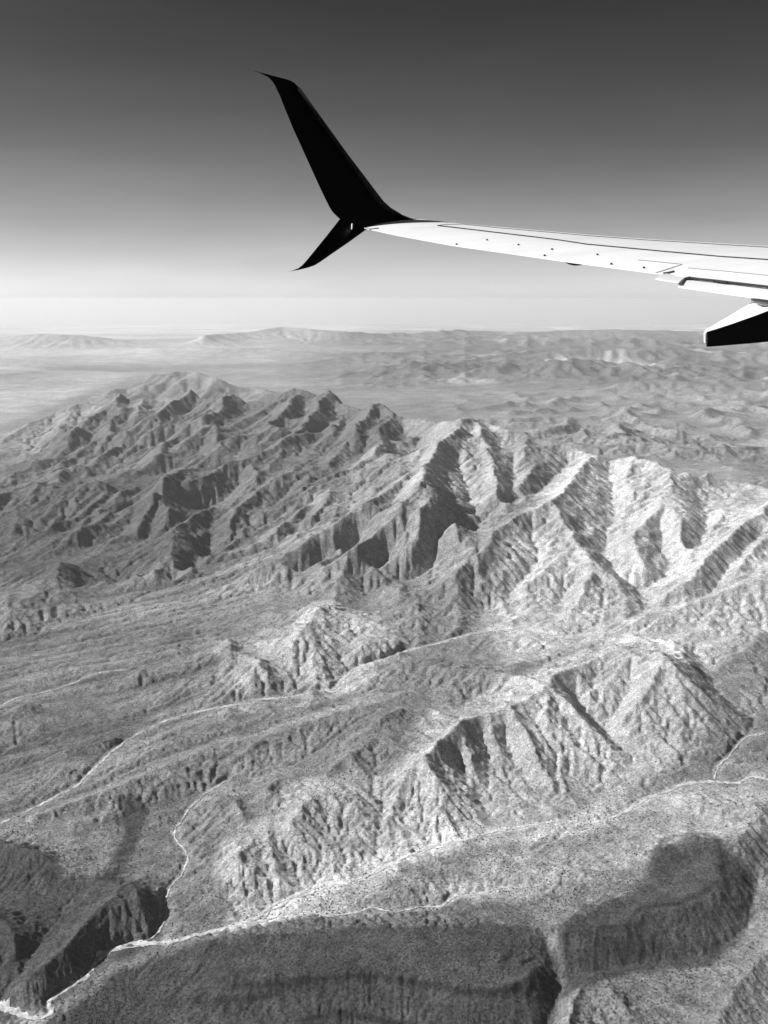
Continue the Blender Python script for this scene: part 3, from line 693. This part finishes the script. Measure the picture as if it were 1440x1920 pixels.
# ------------------------------------------------------------------ the aircraft wing
wroot = bpy.data.objects.new('aircraft_wing', None); COL.objects.link(wroot)
wroot['label'] = 'white airliner wing with a black forked winglet reaching in from the right'; wroot['category'] = 'wing'
wroot.location = P(1440, 500, 12)
paint, pt_, b_ = mat('white_wing_paint')
tn_ = pt_.nodes.new('ShaderNodeTexNoise'); tn_.inputs['Scale'].default_value = 1.3; tn_.inputs['Detail'].default_value = 6; g_ = pt_.nodes.new('ShaderNodeNewGeometry'); mp_ = pt_.nodes.new('ShaderNodeMapping'); mp_.inputs['Scale'].default_value = (0.5, 3, 3)
pt_.links.new(g_.outputs['Position'], mp_.inputs['Vector']); pt_.links.new(mp_.outputs[0], tn_.inputs['Vector']); mr_ = pt_.nodes.new('ShaderNodeMapRange'); mr_.inputs['From Min'].default_value = 0.3; mr_.inputs['From Max'].default_value = 0.7; mr_.inputs['To Min'].default_value = 0.80; mr_.inputs['To Max'].default_value = 0.90
pt_.links.new(tn_.outputs['Fac'], mr_.inputs['Value']); pt_.links.new(mr_.outputs[0], b_.inputs['Base Color']); b_.inputs['Roughness'].default_value = 0.32
black, _, b_ = mat('winglet_paint_and_fairing_shade'); b_.inputs['Base Color'].default_value = gray(0.006); b_.inputs['Roughness'].default_value = 0.45; b_.inputs['Specular IOR Level'].default_value = 0.2
seal_and_shade, _, b_ = mat('dark_seal_and_gap_shade'); b_.inputs['Base Color'].default_value = gray(0.02); b_.inputs['Roughness'].default_value = 0.8
glass, _, b_ = mat('position_light_lens'); b_.inputs['Base Color'].default_value = gray(0.9); b_.inputs['Roughness'].default_value = 0.1
def wpart(name, verts, faces, m, parent=wroot, smooth_=True):
    me = bpy.data.meshes.new(name); me.from_pydata([tuple(v) for v in verts], [], faces); me.materials.append(m)
    bm = bmesh.new(); bm.from_mesh(me); bmesh.ops.remove_doubles(bm, verts=bm.verts, dist=1e-4); bmesh.ops.recalc_face_normals(bm, faces=bm.faces); bm.to_mesh(me); bm.free()
    if smooth_:
        for p in me.polygons: p.use_smooth = True
        me.set_sharp_from_angle(angle=math.radians(38))
    o = bpy.data.objects.new(name, me); COL.objects.link(o); o.parent = parent
    w = Vector((0, 0, 0)); q = parent
    while q is not None: w += q.location; q = q.parent
    me.transform(__import__('mathutils').Matrix.Translation(-w))
    return o
def loft(rings):
    m = len(rings[0]); v = [p for r in rings for p in r]; f = []
    for a_ in range(len(rings) - 1):
        for k in range(m): f.append((a_ * m + k, a_ * m + (k + 1) % m, (a_ + 1) * m + (k + 1) % m, (a_ + 1) * m + k))
    f.append(tuple(range(m))[::-1]); f.append(tuple(range((len(rings) - 1) * m, len(rings) * m)))
    return v, f
def lerp_tab(tab, u): return float(np.interp(u, [t[0] for t in tab], [t[1] for t in tab]))
TEV = [(683, 427), (700, 431), (740, 440), (850, 460), (1000, 481), (1060, 490), (1150, 501.5), (1228, 512), (1290, 519), (1440, 537), (1800, 580)]
CRV = [(770, 411), (787, 411), (850, 418), (1000, 431), (1100, 440), (1200, 447), (1300, 453), (1440, 461), (1900, 486)]
def rail(t, x0, d0, dx, dd): x = x0 + dx * t; d = d0 + dd * t; return 720 + FPX * x / d, d
UP = Vector((0, 0, 1)); FWD = (P(720 + 1900 * .916 / 17.4, 500, 17.4) - P(720, 500, 17.0)).normalized()
def section(t):
    u, d = rail(t, -0.322, 16.5, .625, -.78); te = P(u, lerp_tab(TEV, u), d)
    uc, dc = rail(t * 1.084, 0.60, 16.95, .774, -.633); cr = P(uc, lerp_tab(CRV, uc), dc)
    c = (cr - te).length; th_ = 0.05 * c
    fw = (cr - te); fw.z = 0; fw.normalize()
    le = cr + fw * (0.42 * c) - UP * (0.075 * c)
    return te, cr, le, c, th_
def up_pt(t, k):
    """upper surface, k = 0 at the trailing edge, 1 at the crest seen from the cabin"""
    te, cr, le, c, th_ = section(t); p = te.lerp(cr, k); p.z += 0.028 * c * math.sin(math.pi * k ** 0.9) ; return p
def ring(t):
    te, cr, le, c, th_ = section(t); r = []
    for k in np.linspace(0, 1, 9): r.append(up_pt(t, k))
    for a_ in np.linspace(0.12, 1, 8) * math.pi / 2:     # nose
        p = cr.lerp(le, math.sin(a_)); p.z = le.z + (cr.z - le.z) * math.cos(a_) ; r.append(p)
    lo = le - UP * (0.03 * c); r.append(lo)
    mid = le.lerp(te, 0.45) - UP * (0.085 * c); r.append(mid)
    r.append(te - UP * 0.012)
    return r
ts = np.r_[np.linspace(0, 1.2, 10), np.linspace(1.5, 10, 30)]
v_, f_ = loft([ring(t) for t in ts])
wpart('wing_skin', v_, f_, paint)
def pix(p):
    q = p - Vector((0, 0, ZC)); d = q.y * CP - q.z * SP; cy = q.y * SP + q.z * CP
    return 720 + FPX * q.x / d, 960 - FPX * cy / d
def on_wing(u, v):
    t, k = max(0.0, (u - 700) / 160), 0.5
    for _ in range(40):
        a_ = pix(up_pt(t, k)); e = (u - a_[0], v - a_[1])
        if abs(e[0]) + abs(e[1]) < 0.02: break
        bt = pix(up_pt(t + .01, k)); bk = pix(up_pt(t, k + .01))
        J = np.array([[(bt[0] - a_[0]) / .01, (bk[0] - a_[0]) / .01], [(bt[1] - a_[1]) / .01, (bk[1] - a_[1]) / .01]])
        try: dt = np.linalg.solve(J, e)
        except Exception: break
        t = max(0, t + float(np.clip(dt[0], -1, 1)) * .8); k = min(max(k + float(np.clip(dt[1], -.3, .3)) * .8, 0), 0.995)
    return up_pt(t, k)
def seam(name, pts, wpx, m=seal_and_shade, lift=0.005):
    """dark seal lying on the wing skin"""
    pp = []
    for a_, b_2 in zip(pts[:-1], pts[1:]):
        n_ = max(2, int(math.hypot(b_2[0] - a_[0], b_2[1] - a_[1]) / 12))
        for k in range(n_): pp.append((a_[0] + (b_2[0] - a_[0]) * k / n_, a_[1] + (b_2[1] - a_[1]) * k / n_))
    pp.append(pts[-1]); ring_ = []
    for k, (u, v) in enumerate(pp):
        a_ = pp[max(k - 1, 0)]; b_2 = pp[min(k + 1, len(pp) - 1)]; tx, ty = b_2[0] - a_[0], b_2[1] - a_[1]; L = math.hypot(tx, ty)
        nx, ny = -ty / L * wpx / 2, tx / L * wpx / 2
        p, q = on_wing(u + nx, v + ny), on_wing(u - nx, v - ny)
        ring_.append([p + UP * lift, q + UP * lift, q - UP * 0.01, p - UP * 0.01])
    v2, f2 = loft(ring_); return wpart(name, v2, f2, m, smooth_=False)
seam('slat_seal', [(820, 423), (905, 433), (1040, 449), (1100, 458), (1250, 472), (1350, 481), (1440, 487), (1520, 493)], 1.5)
seam('slat_seal', [(820, 423), (838, 421), (868, 420.5), (930, 427), (1000, 433), (1100, 442), (1200, 449.5), (1440, 464)], 0.5)
grey, _, b_ = mat('grey_panel_joint'); b_.inputs['Base Color'].default_value = gray(0.28)
seam('aileron_seal', [(1196, 488), (1240, 492), (1279, 496), (1255, 504), (1229, 512)], 1.0, grey)
seam('spoiler_seal', [(1290, 503), (1360, 509), (1440, 517), (1500, 524)], 0.9, grey)
seam('hinge_gap', [(1243, 513), (1252, 512), (1264, 509)], 3.2)
seam('wingtip_seal', [(684, 427), (694, 430), (710, 428)], 1.4)
for (u, v) in [(913, 451), (972, 460), (1035, 468.5), (1120, 478.5), (1021, 480), (1146, 496), (1207, 503), (856, 459)]:
    c_ = on_wing(u, v - .6); r_ = 0.014
    rr_ = [[c_ + Vector((math.cos(a_) * r_ * q, math.sin(a_) * r_ * 1.6 * q, z_)) for a_ in np.linspace(0, 2 * math.pi, 9)[:-1]] for q, z_ in ((1, -.01), (1, .012), (.6, .018))]
    v2, f2 = loft(rr_); wpart('fuel_vent_stud', v2, f2, seal_and_shade)
def dTE(u): k = (u - 720) / FPX; t = (16.5 * k + .322) / (.625 + .78 * k); return 16.5 - .78 * t
# flap behind the spoilers and the fixed panel between flap and aileron
def slab(name, top, bot, thick, m=paint, dz=0.0):
    """panel between an upper and a lower pixel line, with thickness"""
    r = []
    for (a_, b_2) in zip(top, bot):
        pa = P(a_[0], a_[1], dTE(a_[0]) + 0.05); pb_ = P(b_2[0], b_2[1], dTE(b_2[0]) - 0.42)
        mid_ = pa.lerp(pb_, 0.5) + UP * 0.02
        r.append([pa, mid_, pb_, pb_ - UP * 0.015, mid_ - UP * thick, pa - UP * thick])
    v2, f2 = loft(r); return wpart(name, v2, f2, m)
slab('flap', [(1291, 521.5), (1360, 528.5), (1440, 538), (1560, 552), (1750, 576)], [(1271, 537), (1350, 548), (1440, 560.5), (1560, 577), (1750, 602)], 0.03)
slab('fixed_trailing_panel', [(1252, 512.5), (1270, 517), (1292, 520)], [(1229, 522), (1250, 525.5), (1273, 528.5)], 0.06)
seam('flap_gap', [(1276, 531), (1283, 524.5), (1292, 519.8)], 3.0)
def bar(name, pts, w, m, d_off=0.0):
    r = []
    for u, v in pts:
        c_ = P(u, v, dTE(u) + d_off); r.append([c_ + UP * w, c_ + UP * w + Vector((0, .12, 0)), c_ - UP * w + Vector((0, .12, 0)), c_ - UP * w])
    v2, f2 = loft(r); return wpart(name, v2, f2, m, smooth_=False)
bar('flap_gap', [(1290, 520.5), (1345, 526), (1360, 528), (1440, 537), (1600, 556)], 0.010, seal_and_shade, -0.12)
bar('flap_gap', [(1344, 526.5), (1362, 528.5)], 0.013, seal_and_shade, -0.14)
bar('flap_gap', [(1277, 531.5), (1283, 525), (1291, 520.8)], 0.011, seal_and_shade, -0.14)
# winglet blades
def dW(u, v): return 17.05 + (u - 775) / FPX * 17 * 0.44 + (410 - v) / FPX * 17 * 0.18
def blade(name, secs, tk=0.07, m=black):
    r = []
    for (lu, lv), (tu, tv) in secs:
        a_ = P(lu, lv, dW(lu, lv)); b_2 = P(tu, tv, dW(tu, tv)); ch = (a_ - b_2); L = ch.length
        nrm = Vector((0.30, -0.90, 0.25)).normalized(); nrm = (nrm - ch * (nrm.dot(ch) / max(L * L, 1e-9))).normalized() if L > 1e-4 else nrm
        up_, lo_ = [], []
        for k in (0, .04, .12, .3, .55, .8, 1):
            e = tk * L * 1.4 * (math.sqrt(max(k, 0)) * (1 - k)) * 1.3
            up_.append(a_ - ch * k + nrm * e); lo_.append(a_ - ch * k - nrm * (e + 1e-4))
        r.append(up_ + lo_[::-1][1:-1])
    v2, f2 = loft(r); return wpart(name, v2, f2, m)
blade('upper_winglet', [((477.5, 133), (476.5, 133.2)), ((486, 135.2), (485, 136)), ((498, 138.2), (496, 141)), ((510, 141.5), (504, 145.5)), ((528, 146), (511, 153)), ((541, 149.5), (516, 161)), ((551, 154.5), (520, 170)), ((559, 162), (525, 180)), ((575, 183), (534, 203)), ((600, 218), (550, 242)), ((650, 286), (580, 308)), ((685, 332), (600, 352)), ((703, 356), (612, 377)), ((720, 378), (618, 389)), ((735, 391.5), (624, 398)), ((755, 403), (634, 408)), ((773, 410), (640, 413)), ((790, 413), (650, 420)), ((780, 417), (664, 426)), ((750, 423), (684, 430))])
blade('lower_winglet', [((700, 422), (645, 409)), ((690, 428), (638, 409.5)), ((672, 441), (626, 425)), ((650, 457), (611, 444)), ((625, 474), (593, 466)), ((600, 491.5), (576, 487)), ((589, 498), (567, 497)), ((575, 502.5), (560, 502.5)), ((560, 506), (551, 506.3)), ((541.5, 509), (541, 509.6))])
edge_m, _, b_ = mat('winglet_edge_sheen'); b_.inputs['Base Color'].default_value = gray(0.035); b_.inputs['Roughness'].default_value = 0.35
r_ = []
for (lu, lv), (tu, tv) in [((562, 167), (526, 186)), ((600, 218.5), (550, 243)), ((650, 286.5), (580, 309)), ((685, 332.5), (600, 353)), ((703, 357), (612, 378)), ((720, 379), (618, 390)), ((735, 392), (624, 399)), ((755, 403.5), (634, 409))]:
    a_ = P(lu, lv, dW(lu, lv) - 0.03); b_2 = P(tu, tv, dW(tu, tv) - 0.03); c_ = a_.lerp(b_2, 0.13); o_ = Vector((0.02, -0.07, 0.02)); a_ = a_.lerp(b_2, 0.012)
    r_.append([a_ + o_ * 0.2, a_.lerp(c_, 0.35) + o_ * 1.1, c_ + o_ * 1.7, c_, a_])
v2, f2 = loft(r_); wpart('leading_edge_sheen', v2, f2, edge_m)  # paler strip: sheen along the winglet edge put into the colour
# position light set in the wingtip
r_ = []
for v in (419, 421, 424.5, 428, 430.5):
    c_ = P(660 - (v - 425) * 0.06, v, dW(660, 425) - 0.16); w_ = 0.013 if 420 < v < 430 else 0.006
    r_.append([c_ + Vector((w_, 0, 0)), c_ + Vector((0, -w_, 0)), c_ + Vector((-w_, 0, 0)), c_ + Vector((0, .1, 0))])
v2, f2 = loft(r_); wpart('position_light', v2, f2, glass)
# small fairing under the trailing edge and the long flap track fairing
r_ = []
for k, (u, va, vb) in enumerate([(1064, 490.5, 491), (1072, 491.5, 495), (1082, 493, 497), (1090, 494, 497), (1097, 495, 495.6)]):
    a_ = P(u, va, dTE(u) + .02); b_2 = P(u, vb, dTE(u) + .05); r_.append([a_, b_2, b_2 + Vector((0, .2, .0)), a_ + Vector((0, .25, 0))])
v2, f2 = loft(r_); wpart('tab_fairing', v2, f2, seal_and_shade)
r_ = []; r2 = []
for (u, vf, vn, vb) in [(1319.5, 624, 626, 644), (1323, 618.5, 622, 646.5), (1335, 611, 618.5, 646), (1370, 590.5, 607, 643), (1418, 562, 590, 639), (1440, 560, 581.5, 637), (1520, 548, 552, 626)]:
    df = dTE(1400) - 0.75; n1_ = P(u + 3, vn, df); n2_ = P(u + 3, vb, df + .02); fa = P(u, vf, df + 0.42); fb = P(u, vb - 2, df + 0.42)
    r_.append([n1_, fa, fb, n2_])
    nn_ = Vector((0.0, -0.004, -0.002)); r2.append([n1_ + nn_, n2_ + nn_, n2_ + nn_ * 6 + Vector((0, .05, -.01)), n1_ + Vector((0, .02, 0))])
v2, f2 = loft(r_); ff = wpart('flap_track_fairing', v2, f2, paint)
v2, f2 = loft(r2[1:]); wpart('fairing_side_shade', v2, f2, black)  # near side coloured black, its shade painted in
bar('under_flap_shade', [(1416, 561.5), (1440, 564.5), (1500, 573)], 0.012, seal_and_shade, -0.5)  # dark bar added where only shade lies under the flap
print('wing', time.time() - T0)

# ------------------------------------------------------------------ the air
def box(name, x0, x1, y0, y1, z0, z1):
    v = [(x, y, z) for x in (x0, x1) for y in (y0, y1) for z in (z0, z1)]
    f = [(0,1,3,2),(4,6,7,5),(0,4,5,1),(2,3,7,6),(0,2,6,4),(1,5,7,3)]
    me = bpy.data.meshes.new(name); me.from_pydata(v, [], f); o = bpy.data.objects.new(name, me); COL.objects.link(o); return o
hz = box('haze', -125000, 125000, -3000, 245000, -4600, ZC + 60)
hm = bpy.data.materials.new('haze'); hm.use_nodes = True; ht = hm.node_tree; ht.nodes.clear()
vo = ht.nodes.new('ShaderNodeVolumePrincipled'); vo.inputs['Color'].default_value = gray(1.0); vo.inputs['Density'].default_value = 0.82e-5; vo.inputs['Anisotropy'].default_value = 0.22
ho = ht.nodes.new('ShaderNodeOutputMaterial'); ht.links.new(vo.outputs[0], ho.inputs['Volume'])
hz.data.materials.append(hm); hz['kind'] = 'stuff'
print('done', time.time() - T0)
